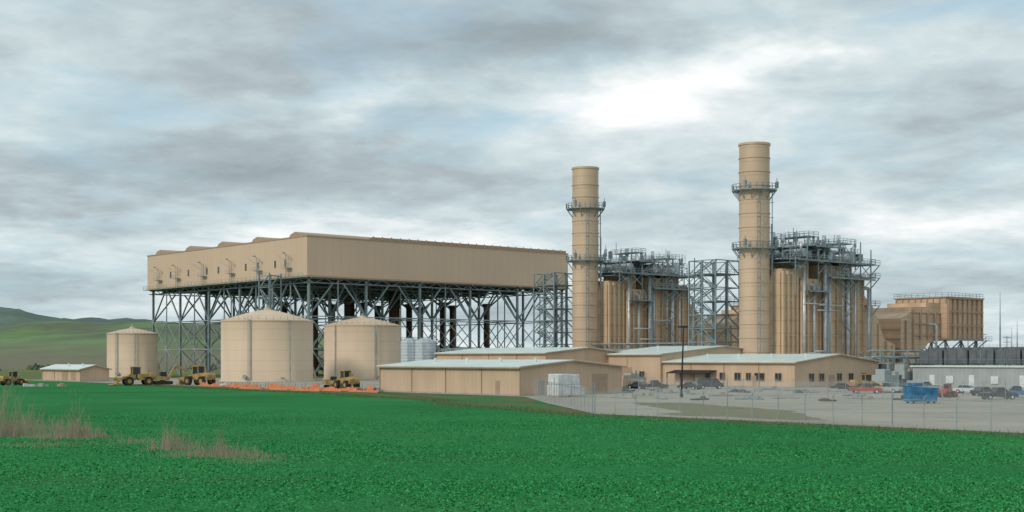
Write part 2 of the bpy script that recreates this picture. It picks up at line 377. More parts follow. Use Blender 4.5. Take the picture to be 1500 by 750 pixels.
for i in range(8):
    for j in range(6):
        x=(i+.5)*WU/8; y=(j+.5)*WV/6
        m.lathe((x,y),[(4.6,zb-1.6),(4.3,zb-0.8),(4.3,zb+0.05)],24)
        m.box(x-4.6,x+4.6,y-.3,y+.3,zb-1.1,zb-.7)
        m.cyl((x,y,zb-1.8),(x,y,zb-.5),0.6,n=10)
m.obj('fan_rings','steeld',acc)
m=MB(); m.cyl((60,20,4),(60,85,4),2.3,n=24); m.cyl((60,40,4),(60,40,zb-1),1.5,n=20); m.cyl((60,66,4),(60,66,zb-1),1.5,n=20); m.obj('main_steam_duct','column',acc,smooth=True)
m=MB(); m.box(-1.6,-0.13,0,WV,zb-0.6,zb-0.45)
m.rail([(-1.5,0),(-1.5,WV)],zb-0.45,1.2,2.5,0.08)
for px in (235,262,300,341,381,424):
    k=along(C,V,px)
    for dy in (-0.7,0.7): m.beam((-0.9,k+dy,zb-0.4),(-0.9,k+dy,zb+6.5),0.10)
    for q in range(14): m.beam((-0.9,k-.7,zb+q*0.5),(-0.9,k+.7,zb+q*.5),0.05)
    m.beam((-0.9,k,zb+6.3),(-3.0,k-1.5,zb+6.9),0.12); m.box(-3.4,-2.6,k-1.9,k-1.2,zb+6.7,zb+7.0)
    m.beam((-0.9,k,zb+4.3),(-3.4,k+1.8,zb+6.4),0.12)
    m.box(-1.8,-0.2,k-1.6,k+1.6,zb+2.5,zb+2.6); m.rail([(-1.8,k-1.6),(-1.8,k+1.6)],zb+2.6,1.0,1.0,0.05)
m.obj('walkway_and_ladders','steelp',acc)
m=MB()
for px in (250,276,303,320,360,378,403,418):
    k=along(C,V,px); m.box(-0.02,0.1,k-.55,k+.55,zb+3.0,zb+5.2)
m.obj('wall_openings','glass',acc)
m=MB(); ty=12
for a in (-5.5,-1.5):
    for b in (ty,ty+6): m.beam((a,b,0),(a,b,zb+1),0.35)
for q in range(9):
    z=q*3.4
    m.box(-5.5,-1.5,ty,ty+1.4,z+3.3,z+3.4); m.rail([(-5.5,ty),(-5.5,ty+6)],z+3.4,1,2,0.06)
    a,b=((ty+1,ty+6) if q%2 else (ty+6,ty+1))
    m.beam((-5.3,a,z),(-5.3,b,z+3.4),0.25); m.beam((-1.7,a,z),(-1.7,b,z+3.4),0.25)
    m.beam((-5.5,ty,z+3.4),(-5.5,ty+6,z+3.4),.2);m.beam((-5.5,ty,z+3.4),(-1.5,ty,z+3.4),.2)
m.obj('stair_tower','steel',acc)
# ---------------------------------------------------------------- tanks
def tank(px,wpx,pyb,pytop,pyapex,name='storage_tank',la=(-1.9,-1.2)):
    d0=11742/(pyb-HY); r=wpx/2/F*d0; d=d0+r*0.6
    r=wpx/2/F*d; c=P(px,d); h=ZH(pytop,d-r); ha=ZH(pyapex,d)-h
    e=root(name,c,0)
    m=MB(); m.lathe((0,0),[(r+.4,0),(r+.4,.3),(r,.3),(r,h)],64); m.obj('shell','tank',e,smooth=True)
    m=MB(); pf=[(r,h),(r+.18,h),(r+.18,h+.3)]
    for q in range(1,9): 
        t=q/9; pf.append((r*(1-t),h+.3+ha*(1-(1-t)**1.35)))
    pf+=[(.9,h+.3+ha),(.9,h+ha+.7),(0.01,h+ha+.8)]
    m.lathe((0,0),pf,64); m.obj('cone_roof','tank',e)
    m=MB()
    n=50; pr=None
    for i in range(n+1):
        t=i/n; a=0.3+t*1.5; z=.3+t*(h-.3)
        p=((r+.9)*math.cos(a),(r+.9)*math.sin(a),z); q=((r+.1)*math.cos(a),(r+.1)*math.sin(a),z)
        m.beam(p,q,0.12); m.beam(p,(p[0],p[1],z+1.1),0.05)
        if pr: m.beam(pr,p,0.2); m.beam((pr[0],pr[1],pr[2]+1.1),(p[0],p[1],z+1.1),0.07)
        pr=p
    pts=[((r-.2)*math.cos(2*math.pi*i/40),(r-.2)*math.sin(2*math.pi*i/40)) for i in range(40)]
    m.rail(pts[22:38],h+.3,1.0,3,0.05)
    m.obj('stairs_and_railing','tank',e)
    m=MB()
    for k,a in enumerate(la):
        ca,sa=math.cos(a),math.sin(a)
        m.cyl((ca*(r+.35),sa*(r+.35),0),(ca*(r+.35),sa*(r+.35),h+.3),0.13,n=8)
        if k==0:
            m.cyl((ca*(r+.35)-.5,sa*(r+.35),0),(ca*(r+.35)-.5,sa*(r+.35),h+1.2),0.06,n=6)
            for q in range(int(h/.6)): m.beam((ca*(r+.35)-.5,sa*(r+.35),.5+q*.6),(ca*(r+.35),sa*(r+.35),.5+q*.6),.05)
    m.cyl((-r*.3,-r+.4,1.3),(-r*.3,-r-.4,1.3),.5,n=16); m.cyl((r*.5,-r*.85,1.0),(r*.5,-r-1.5,1.0),.2,n=10)
    m.cyl((0,0,h+ha),(0,0,h+ha+1.4),.3,n=10)
    m.obj('ladder_and_nozzles','steelp',e)
tank(194,72,553,489,482)
tank(391.5,133,559,470,455,la=(-1.75,-.9))
tank(531,112,556,477,466,la=(-1.1,-2.2))
for px in (600,622):
    d=335; c=P(px,d); r=2.2 if px==600 else 2.8; h=ZH(500,d)
    e=root('water_tank',c,0)
    m=MB(); pf=[(r,0)]
    for q in range(14): z=h*(q+.5)/14; pf+=[(r,z-.15),(r+.08,z),(r,z+.15)]
    pf+=[(r,h),(r*.4,h+.7),(0.01,h+.8)]
    m.lathe((0,0),pf,32); m.obj('shell','tankgrey',e,smooth=True)
    m=MB(); m.rail([(r*math.cos(k*math.pi/6),r*math.sin(k*math.pi/6)) for k in range(12)],h,1,1.2,.05,close=True)
    m.beam((-.3,-r-.2,0),(-.3,-r-.2,h),.06); m.beam((.3,-r-.2,0),(.3,-r-.2,h),.06)
    for q in range(20): m.beam((-.3,-r-.2,q*h/20),(.3,-r-.2,q*h/20),.04)
    m.obj('ladder','steel',e)
# ---------------------------------------------------------------- gable buildings
def gable(name,o,lu,lv,h,rise,ridge='v',wins_left=(),wins_right=(),doors_left=(),doors_right=(),wall='siding2',roofm='roof'):
    e=root(name,o)
    m=MB()
    m.prism([(0,0),(lu,0),(lu,h),(lu/2,h+rise),(0,h)],0,lv)
    m.obj('walls',wall,e)
    m=MB(); ov=0.5; t=0.18
    s=rise/(lu/2)
    for q in (0,1):
        xs=[-ov,lu/2] if q==0 else [lu+ov,lu/2]
        zs=[h-s*ov+.02,h+rise+.02]
        vs=[(xs[0],-ov,zs[0]),(xs[1],-ov,zs[1]),(xs[1],lv+ov,zs[1]),(xs[0],lv+ov,zs[0])]
        vs+=[(a,b,c+t) for a,b,c in vs]
        m.add(vs,[(0,1,2,3),(7,6,5,4),(0,4,5,1),(2,6,7,3),(3,7,4,0)])
    for q in range(int(lv/9)): m.cyl((lu*.3,4+q*9,h+rise*.6),(lu*.3,4+q*9,h+rise*.6+.9),.25,n=8)
    m.obj('roof',roofm,e)
    m=MB()
    m.box(-ov-.18,-ov-.01,-ov,lv+ov,h-s*ov-.2,h-s*ov+.02)
    k=max(2,int(lv/8))
    for i in range(k+1): m.box(-.14,-.02,i*lv/k-.06,i*lv/k+.06,0,h-.1)
    m.beam((-ov,-ov-.06,h-s*ov),(lu/2,-ov-.06,h+rise),.22); m.beam((lu/2,-ov-.06,h+rise),(lu+ov,-ov-.06,h-s*ov),.22)
    m.obj('gutters_and_trim','trim',e)
    m=MB(); m.box(-.08,lu+.08,-.08,lv+.08,-.2,.25); m.obj('foundation','concrete',e)
    g=MB(); fr=MB()
    for y,wd,z0,z1 in wins_left:
        g.box(-.05,.1,y,y+wd,z0,z1)
        fr.box(-.12,-.0,y-.12,y,z0-.12,z1+.12); fr.box(-.12,-.0,y+wd,y+wd+.12,z0-.12,z1+.12); fr.box(-.12,0,y,y+wd,z1,z1+.12); fr.box(-.16,0,y,y+wd,z0-.12,z0); fr.box(-.09,-.052,y+wd/2-.04,y+wd/2+.04,z0,z1)
    for x,wd,z0,z1 in wins_right:
        g.box(x,x+wd,-.05,.1,z0,z1)
        fr.box(x-.12,x,-.12,0,z0-.12,z1+.12); fr.box(x+wd,x+wd+.12,-.12,0,z0-.12,z1+.12); fr.box(x,x+wd,-.12,0,z1,z1+.12); fr.box(x,x+wd,-.16,0,z0-.12,z0); fr.box(x+wd/2-.04,x+wd/2+.04,-.09,-.052,z0,z1)
    if g.v: g.obj('windows','glass',e); fr.obj('window_frames','trim',e)
    dm=MB()
    for y,wd,hh in doors_left: dm.box(-.06,.1,y,y+wd,.26,hh)
    for x,wd,hh in doors_right: dm.box(x,x+wd,-.06,.1,.26,hh)
    if dm.v: dm.obj('doors','trim',e)
    return e
lu=along(O,U,911); lv=along(O,V,557)
e=gable('warehouse_building',O,lu,lv,4.6,1.0,'v',doors_left=((5,1.1,2.4),),doors_right=((lu-7,3.5,3.4),(4,1.1,2.4)))
o=P(800,300); gable('warehouse_building',o,26,along(o,V,640),ZH(517,300),1.2,'v',doors_left=((5,4,4),))
o=P(1165,273); lu4=along(o,U,1287); lv4=along(o,V,966)
wl=[]
for px in (1145,1120,1085): wl.append((along(o,V,px),2.6 if px==1120 else 1.6,1.4,2.9))
wl+= [(along(o,V,1100),1.2,1.4,2.9),(along(o,V,1062),1.4,1.4,2.9),(along(o,V,1040),1.2,1.4,2.9)]
wr=[(along(o,U,px),1.6,1.3,2.8) for px in (1185,1200,1226,1243,1262)]
e=gable('office_building',o,lu4,lv4,5.2,1.6,'v',wins_left=wl,wins_right=wr,doors_left=((along(o,V,1108),1.1,2.4),),doors_right=((along(o,U,1214),2,2.5),))
m=MB(); y0=along(o,V,1050); m.prism([(-3,2.7),(-.003,3.3),(-.003,3.45),(-3,2.85)],y0,y0+12)
for q in range(4): m.beam((-2.8,y0+q*3.9+.2,0),(-2.8,y0+q*3.9+.2,2.75),.15)
m.obj('entrance_canopy','black',e)
o=P(968,300); lv3=along(o,V,872)
gable('control_building',o,44,lv3,ZH(519,300),1.9,'v',wins_left=((5,1.5,1.5,3),(12,1.5,1.5,3)),doors_left=((9,3.5,4),(17,1.1,2.4)))
o=P(118,345); gable('shed_building',o,along(o,U,160),along(o,V,62),3.2,1.0,'v',doors_left=((3,3,2.6),(9,3,2.6)),roofm='roof')
# ---------------------------------------------------------------- stacks + HRSG
def stack(o,pytop,d,pl):
    e=root('exhaust_stack',o); H=ZH(pytop,d); R=3.62
    z=1; m=MB()
    pf=[(R,0.0)]
    while z<H-3.3:
        pf+=[(R,z-.12),(R+.16,z-.12),(R+.16,z+.12),(R,z+.12)]; z+=3.3
    pf+=[(R,H-.5),(R+.2,H-.5),(R+.2,H),(R-.3,H),(R-.3,H-2)]
    m.lathe((0,0),pf,56); m.obj('shell','stack',e,smooth=False)
    s=MB()
    for py in pl:
        z=ZH(py,d); n=24; Ro=R+1.7
        s.lathe((0,0),[(R+.17,z-.25),(Ro,z-.25),(Ro,z),(R+.17,z)],32)
        pts=[(Ro*math.cos(2*math.pi*i/n),Ro*math.sin(2*math.pi*i/n)) for i in range(n)]
        s.rail(pts,z,1.3,2,0.10,close=True)
        for x,y in pts[::2]: s.beam((x*.98,y*.98,z-.2),(x*R/Ro,y*R/Ro,z-2.4),0.18)
        for a in (0.7,3.4,5.3): 
            s.box(Ro*math.cos(a)-.3,Ro*math.cos(a)+.3,Ro*math.sin(a)-.3,Ro*math.sin(a)+.3,z+.4,z+1.9)
            s.beam((Ro*math.cos(a),Ro*math.sin(a),z),(Ro*math.cos(a),Ro*math.sin(a),z+2.8),.12)
    zt=ZH(pl[0],d)
    for a in (-2.2,-1.0):
        ca,sa=math.cos(a),math.sin(a); r=R+.6
        px_,py_=-sa*.35,ca*.35
        for sg in (-1,1): s.beam((r*ca+sg*px_,r*sa+sg*py_,2),(r*ca+sg*px_,r*sa+sg*py_,zt),.10)
        k=int(zt/1.2)
        for q in range(2,k): 
            z=q*1.2; s.beam((r*ca-px_,r*sa-py_,z),(r*ca+px_,r*sa+py_,z),.07)
            if q%3==0 : s.beam((R*ca,R*sa,z),((r+.4)*ca,(r+.4)*sa,z),.12)
    s.obj('platforms_and_ladders','steel',e)
    m=MB(); m.cyl((R*.9,-R*.75,0),(R*.9,-R*.75,zt-8),.25,n=8); m.obj('drain_pipe','pipe',e,smooth=True)
def hrsg(o,ztop,seed):
    rnd=random.Random(seed)
    e=root('heat_recovery_steam_generator',o)
    cs=MB(); cc=MB(); dk=MB(); s=MB(); p=MB(); s2=MB()
    mods=[(3.6,9,0.93,5.5),(10.2,17.5,0.86,6.0),(18.6,27,0.98,6.2),(28,35.5,0.92,6.0)]
    for a,b,f,hw in mods:
        zt=ztop*f
        cs.box(a,b,-hw,hw,1.0,zt)
        n=3
        for i in range(n+1):
            x=a+(b-a)*i/n; cc.box(x-.28,x+.28,-hw-.55,-hw-.003,1,zt-.5)
        z=3
        while z<zt-1: cc.box(a+.3,b-.3,-hw-.3,-hw-.002,z,z+.3); z+=4.2
        for y in (-hw+.6,0,hw-.6): cc.box(a-.4,a-.003,y-.25,y+.25,1,zt-1)
    dk.box(9.05,10.15,-5,5,1,ztop*.84); dk.box(17.55,18.55,-5,5,1,ztop*.84); dk.box(27.05,27.95,-5,5,1,ztop*.86)  # solid dark fill standing in for the shade between casing modules
    cs.prism([(35.6,1),(52,2.5),(52,9.5),(47,11),(42,19),(39,ztop*.72),(35.6,ztop*.8)],-5,5)
    for x,zz_ in ((37.5,ztop*.74),(40.5,ztop*.6),(44,15),(47.5,10.5),(50.5,9.5)): cc.box(x-.2,x+.2,-5.5,-5.003,1.5,zz_)
    cs.prism([(0,2),(3.5,2),(3.5,ztop*.9),(2.5,ztop*.86),(0,ztop*.6)],-3,3)
    cs.box(11,16,-4,4,ztop*.86,ztop+1.0); cs.box(28.5,34,-4,4,ztop*.92,ztop+1.2); cs.box(19.5,25,-3,3,ztop*.98,ztop+3)
    cs.obj('casing_modules','casing',e); cc.obj('casing_stiffeners','casing',e); dk.obj('gap_shade_fill','steeld',e)
    for x,r,z0,z1 in ((9.6,.38,2,ztop*.95),(13.5,.3,4,ztop*.8),(18,.5,1,ztop),(19.8,.28,6,ztop*.9),(27.4,.5,1,ztop*.95),(30.5,.3,3,ztop*.9),(36.4,.45,1,ztop*.8),(25.2,.2,8,ztop*.9)):
        p.cyl((x,-7.4,z0),(x,-7.4,z1),r,n=12); p.cyl((x,-7.4,z1),(x+.01,-2,z1+1.2),r,n=12)
        z=z0+2
        while z<z1: p.cyl((x,-7.4,z),(x,-7.4,z+.12),r+.1,n=12); z+=3
    for q in range(5):
        z=rnd.uniform(5,ztop*.8); x=rnd.uniform(8,24); p.cyl((x,-7.9,z),(x+rnd.uniform(4,12),-7.9,z),.18,n=8)
    p.cyl((27.4,-7.4,5),(34,-7.4,5.3),.5,n=12); p.cyl((34,-7.4,5.3),(34,-7.4,1),.5,n=12); p.cyl((30,-9,6),(40,-9,6),.3,n=12)
    for x,r in ((12,1.0),(22,1.25),(31,1.3)):
        p.cyl((x,-6,ztop+2.2),(x,6,ztop+2.2),r,n=20)
        for y in(-4,4): s.box(x-.8,x+.8,y-.2,y+.2,ztop-.5,ztop+1.6)
    for x,y,h,r in ((7,-3,7.5,.5),(10,2,8.8,.4),(15,-4,6.5,.35),(17.5,1,9.2,.55),(19.3,-3,8,.3),(25,-2,8.6,.5),(26.5,3,7,.35),(29,-4,6.8,.3),(34,0,9.4,.5),(35.5,-4,8,.3)):
        p.cyl((x,y,ztop-1),(x,y,ztop+h*.6),r*.5,n=10); p.cyl((x,y,ztop+h*.6),(x,y,ztop+h*.85),r,n=12); 
        p.cyl((x,y,ztop+2+h*.2),(x+rnd.uniform(-4,4),y+rnd.uniform(-3,3),ztop+2+h*.2),r*.45,n=8)
    xs=[5,9.6,14,18.1,22.5,27.5,31.5,36]; ys=[-8.3,8.3]
    for x in xs:
        for y in ys:
            s.beam((x,y,0 if x in(18.1,36) else ztop*.72),(x,y,ztop+rnd.choice([0.8,3.9,5.6])),.22)
    lv=[ztop*.76,ztop*.88,ztop+.3,ztop+3.8]
    segs=[(9.6,18.1),(18.1,36.5),(5,36.5),(12,22.5)]
    for z,(a,b) in zip(lv,segs):
        for y0,y1 in ((-9.3,-6.4),(6.4,9.3)) if z<ztop else ((-9.3,9.3),):
            s.box(a,b,y0,y1,z-.12,z)
            s2.rail([(a,y0),(b,y0)],z,1.15,1.6,.08); s2.rail([(a,y1),(b,y1)],z,1.15,1.6,.08)
            s2.rail([(a,y0),(a,y1)],z,1.15,1.6,.08); s2.rail([(b,y0),(b,y1)],z,1.15,1.6,.08)
            s.beam((a,y0,z-.3),(b,y0,z-.3),.28)
        for i in range(len(xs)-1):
            if a<=xs[i] and xs[i+1]<=b+.1:
                for y in ys:
                    if rnd.random()<.6: s2.beam((xs[i],y,z-3.4),(xs[i+1],y,z-.3),.15)
                    if rnd.random()<.4: s2.beam((xs[i],y,z-.3),(xs[i+1],y,z-3.4),.15)
    for (a,b,y0,y1,z) in ((26,31,-7,3,ztop+5.2),(32,36.5,-5,6,ztop+3.0),(6,10,-6,4,ztop+3.2),(16,20,-4,6,ztop+6.6)):
        s.box(a,b,y0,y1,z-.12,z); s2.rail([(a,y0),(b,y0),(b,y1),(a,y1)],z,1.15,1.4,.08,close=True)
        for x in (a,b):
            for y in (y0,y1): s.beam((x,y,ztop),(x,y,z),.2)
        s2.beam((a,y0,ztop+.5),(b,y0,z),.14); s2.beam((b,y0,ztop+.5),(a,y0,z),.14)
    for x,z in ((36.5,ztop*.9),(36.5,ztop+.3),(36.5,ztop*.66),(3.2,ztop*.98)):
        s.box(x,x+4,-8,4,z-.12,z); s2.rail([(x,-8),(x+4,-8),(x+4,4),(x,4)],z,1.15,1.4,.08)
        for y in (-7.8,3.8): s.beam((x,y,z-3),(x+3.9,y,z-.2),.2)
    for i in range(75):
        x=rnd.uniform(6,36); y=rnd.uniform(-8,8); z=ztop+rnd.uniform(.3,4.4)
        q=rnd.random()
        if q<.35: s.box(x-.4,x+.4,y-.4,y+.4,z,z+rnd.uniform(.8,2.0))
        elif q<.6: s2.beam((x,y,z),(x,y,z+rnd.uniform(2,5.8)),.12)
        elif q<.8: p.cyl((x,y,z),(x+rnd.uniform(-6,6),y,z),.18,n=8)
        else: p.cyl((x,y,z-1),(x,y,z+1.6),.3,n=8)
    for q in range(6):
        z=ztop*.4+q*3.2; a,b=(22.8,27.2) if q%2 else (27.2,22.8)
        if z+3.2<ztop+4: s.beam((a,-9,z),(b,-9,z+3.2),.22); s2.beam((a,-9,z+1.1),(b,-9,z+4.3),.08); s.box(22.2,23,-9.4,-8.4,z-.1,z)
    s.obj('platforms_and_frame','steel',e); s2.obj('handrails_and_bracing','steelp',e); p.obj('piping_and_drums','pipe',e,smooth=True)
    t=MB(); x0,x1,y0,y1=-3,6,9.5,18
    H=ztop*1.02; nz_=9
    for x in (x0,(x0+x1)/2,x1):
        for y in (y0,(y0+y1)/2,y1): t.beam((x,y,0),(x,y,H),.32)
    for q in range(nz_):
        z=(q+1)*H/nz_; zp=q*H/nz_
        for y in (y0,y1):
            t.beam((x0,y,z),(x1,y,z),.22)
            t.beam((x0,y,zp),((x0+x1)/2,y,z),.16); t.beam((x1,y,zp),((x0+x1)/2,y,z),.16)
        for x in (x0,x1):
            t.beam((x,y0,z),(x,y1,z),.22); t.beam((x,y0,zp),(x,(y0+y1)/2,z),.16); t.beam((x,y1,zp),(x,(y0+y1)/2,z),.16)
        if q%2: t.box(x0,x1,y0,y1,z-.1,z); t.rail([(x0,y1),(x0,y0),(x1,y0)],z,1.1,1.6,.07)
        a,b=(y0+1,y1-1) if q%2 else (y1-1,y0+1)
        t.beam((x0+.4,a,zp),(x0+.4,b,z),.25); t.beam((x0+1.6,a,zp),(x0+1.6,b,z),.25)
    t.obj('lattice_stair_tower','steel',e)
    return e
def inlet(o):
    e=root('turbine_air_inlet',o)
    m=MB()
    m.box(72,90,-8,8,11,22.5)
    m.prism([(53,9),(53,16.5),(58,18.5),(58,19.6),(65,19.8),(65,21),(71.9,21),(71.9,11),(66,10),(61,6),(60,2),(53,2)],-6,6)
    m.obj('filter_house_and_duct','duct',e)
    m=MB()
    for x in range(8): m.box(72.2+x*2.5,72.5+x*2.5,-8.5,-8.003,11,22.5)
    for z in (11,14.8,18.6,22.2): m.box(72,90,-8.6,-8.51,z,z+.3)
    m.box(71.6,90.4,-8.7,8.4,22.5,22.75)
    for q in range(9): m.box(71.7,71.997,-7.9+q*1.9,-7.6+q*1.9,21.1,22.4)
    for z in (3.5,6,8.5,11,13.5): m.box(52.7,52.997,-6,6,z,z+.3)
    for x in (55,58.5,62,65.5,69): m.box(x-.2,x+.2,-6.5,-6.003,4 if x<60 else 11,16 if x<57 else 19)
    for z in (12,15,18): m.box(58,71.9,-6.3,-6.004,z,z+.25)
    m.obj('stiffeners','trim',e)
    s=MB()
    for x in (73,81,89):
        for y in (-7,7): s.beam((x,y,0),(x,y,11),.5)
        s.beam((x,-7,0),(x,7,11),.25); s.beam((x,7,0),(x,-7,11),.25)
    for a,b in ((73,81),(81,89)):
        for y in (-7,7): s.beam((a,y,0),(b,y,11),.25); s.beam((b,y,0),(a,y,11),.25); s.beam((a,y,5.5),(b,y,5.5),.25)
    s.rail([(72,-8.4),(90,-8.4),(90,8.4),(72,8.4)],22.75,1.1,1.8,.07,close=True)
    s.box(72,92,-10,-8.7,10.8,10.95); s.rail([(72,-10),(92,-10)],10.95,1.1,1.6,.07)
    for q in range(4):
        a,b=(84,90) if q%2 else (90,84); s.beam((a,-9.6,q*2.75),(b,-9.6,q*2.75+2.75),.25); s.beam((a,-9.6,q*2.75+1),(b,-9.6,q*2.75+3.75),.08)
    s.obj('support_frame','steel',e)
    g=MB(); g.box(53,72,-6.9,6.9,0,7.0); g.box(72.5,90,-6,6,0,5.5); g.prismx([(-7,7.01),(7,7.01),(5,8.6),(-5,8.6)],53.5,60); g.obj('turbine_enclosure','siding2',e)
    p=MB(); p.cyl((66,-8.5,1),(66,-8.5,15),.3,n=14); p.cyl((66,-8.5,15),(66,-5,15.3),.3,n=14); p.cyl((70,-9,3),(93,-9,3),.35,n=10); p.obj('pipes','steelp',e,smooth=True)
for px,d,pt,pl in ((1105,320,211,(279,364)),(857.5,370,246,(306,382))):
    o=P(px,d); stack(o,pt,d,pl)
    hrsg(o,29.5,px); inlet(o)
# ---------------------------------------------------------------- pipe racks & low clutter
random.seed(31)
def piperack(o,L,nx,h,rot=ANG):
    e=root('pipe_rack',o,rot); s=MB(); p=MB()
    for i in range(nx+1):
        x=i*L/nx
        for y in (0,5): s.beam((x,y,0),(x,y,h+1.8),.25)
        for z in (h-1.6,h,h+1.6): s.beam((x,0,z),(x,5,z),.24)
        if i<nx: 
            for y in (0,5):
                s.beam((x,y,h),(x+L/nx,y,h),.2)
                if i%2==0: s.beam((x,y,0),(x+L/nx,y,h),.15); s.beam((x+L/nx,y,0),(x,y,h),.15)
    for z in (h-1.3,h+.35,h+1.9):
        for y in (.7,1.7,2.6,3.8): 
            if random.random()<.7: p.cyl((-1,y,z),(L+1,y,z),random.choice((.12,.18,.25)),n=10)
    s.obj('rack_frame','steel',e); p.obj('pipes','steelp',e,smooth=True)
piperack(P(660,352),70,9,6.5)
piperack(P(1010,345),36,6,8,ANG+math.pi/2)
piperack(P(1290,320),46,8,6)
def skid(o,sx,sy,h,mat='grey',name='equipment_skid'):
    e=root(name,o); m=MB(); m.box(0,sx,0,sy,.4,h*.7); m.box(sx*.1,sx*.5,sy*.1,sy*.8,h*.7,h); m.obj('enclosure',mat,e,bevel=.06)
    s=MB(); s.box(-.2,sx+.2,-.2,sy+.2,.03,.4)
    for i in range(int(sx/.9)): s.box(.2+i*.9,.3+i*.9,-.08,-.003,.5,h*.68)
    s.rail([(0,0),(sx,0)],h*.7,.8,1,.05); s.cyl((sx*.7,sy*.5,h*.7),(sx*.7,sy*.5,h*1.25),.2,n=10); s.obj('frame_and_vents','steel',e)
random.seed(11)
for px,d in ((1292,292),(1302,285),(1312,300),(1325,283),(1332,300),(925,296),(660,318),(700,322),(740,300),(1296,262),(1410,330),(1450,340),(1380,320),(1316,270),(912,262)):
    skid(P(px,d),random.uniform(3,6),random.uniform(2.5,4),random.uniform(2.5,5.0),random.choice(('grey','siding2','siding2','cooler')))
o=P(1337,283); Lr=70
e=root('electrical_building',o)
m=MB(); m.box(0,14,-Lr,0,0.3,4.2); m.obj('walls','grey',e)
m=MB(); m.box(-.4,14.4,-Lr-.4,.4,4.2,4.5); m.obj('roof','roof',e)
m=MB(); m.box(-.15,14.15,-Lr-.1,.15,-.1,.3); m.obj('foundation','concrete',e)
m=MB()
for y in (4,13,24,33,47,58): m.box(-.06,.05,-y-1.2,-y,.3,2.6)
for y in (8,18,29,40,52): m.box(-.35,-.003,-y-1.6,-y,.9,2.4)
m.obj('doors_and_ac_units','white',e)
o=P(1347,325); e=root('fin_fan_cooler',o); m=MB(); s=MB(); f=MB()
for i in range(9):
    y=-i*6.6
    m.box(0,12,y-6.1,y,4.6,8.0)
    for x in (0.2,6,11.8):
        s.beam((x,y-.3,0),(x,y-.3,4.6),.3); s.beam((x,y-5.8,0),(x,y-5.8,4.6),.3)
    s.beam((0.2,y-.3,0),(.2,y-5.8,4.6),.15)
    for x in (3,9): f.lathe((x,y-3),[(2.4,8.0),(2.2,8.6),(2.3,8.65),(2.1,8.6),(2.1,8.0)],20)
    s.beam((-.1,y-3,4.6),(-.1,y-3,8.0),.15)
s.rail([(-.6,0),(-.6,-59)],4.6,1.1,2,.06); s.rail([(-.1,0),(-.1,-59)],8.0,1.1,2,.05)
m.obj('bundles','cooler',e); s.obj('legs','steel',e); f.obj('fan_cowls','cooler',e)
# ---------------------------------------------------------------- poles
def pole(px,d,pytop,arm=False,lat=False):
    o=P(px,d); H=ZH(pytop,d)
    if lat:
        e=root('lightning_mast',o); m=MB(); m.cyl((0,0,0),(0,0,H*.6),.35,.22,n=10); m.cyl((0,0,H*.6),(0,0,H),.2,.05,n=8); m.cyl((0,0,0),(0,0,.5),.7,n=12); m.obj('mast','steel',e)
    elif arm:
        e=root('utility_pole',o,.3); m=MB(); m.cyl((0,0,0),(0,0,H),.22,.14,n=10)
        for z in (H-.6,H-2.2): m.box(-1.6,1.6,-.1,.1,z-.1,z+.1)
        for x in (-1.4,-.5,.5,1.4): m.cyl((x,0,H-.5),(x,0,H-.2),.08,n=8)
        m.obj('pole','steel',e)
for a in ((1465,420,428),(1272,360,436),(1428,480,460),(1490,500,470),(1482,560,480),(1020,400,470)): pole(*a,lat=True)
for a in ((1418,450,485),(1440,520,488),(1475,470,492)): pole(*a,arm=True)
e=root('yard_light_pole',P(998,205),0); H=ZH(480,205); m=MB(); m.cyl((0,0,0),(.35,0,H),.15,.10,n=10); m.box(-.5,1.0,-.2,.2,H,H+.25); m.cyl((0,0,0),(0,0,.6),.28,n=12); m.obj('pole','black',e)
# ---------------------------------------------------------------- fences
def chainmat():
    m=bpy.data.materials.new('chain_link'); m.use_nodes=True; t=m.node_tree; n=t.nodes; l=t.links
    b=n['Principled BSDF']; b.inputs['Base Color'].default_value=(0.45,0.48,0.48,1); b.inputs['Roughness'].default_value=.5
    tr=n.new('ShaderNodeBsdfTransparent'); mi=n.new('ShaderNodeMixShader')
    tc=n.new('ShaderNodeTexCoord'); sx=n.new('ShaderNodeSeparateXYZ'); l.new(tc.outputs['Object'],sx.inputs[0])
    def mm(op,a,b=None):
        k=n.new('ShaderNodeMath'); k.operation=op
        for i,x in enumerate((a,b)):
            if x is None: continue
            if isinstance(x,(int,float)): k.inputs[i].default_value=x
            else: l.new(x,k.inputs[i])
        return k.outputs[0]
    def diag(s):
        q=mm('ADD',sx.outputs['Y'],mm('MULTIPLY',sx.outputs['Z'],s))
        return mm('LESS_THAN',mm('ABSOLUTE',mm('SINE',mm('MULTIPLY',q,math.pi/.12))),.2)
    k=mm('MAXIMUM',diag(1.0),diag(-1.0))
    k=mm('MULTIPLY',k,.8)
    l.new(k,mi.inputs[0]); l.new(tr.outputs[0],mi.inputs[1]); l.new(b.outputs[0],mi.inputs[2]); l.new(mi.outputs[0],n['Material Output'].inputs[0])
    return m
M['chain']=chainmat()
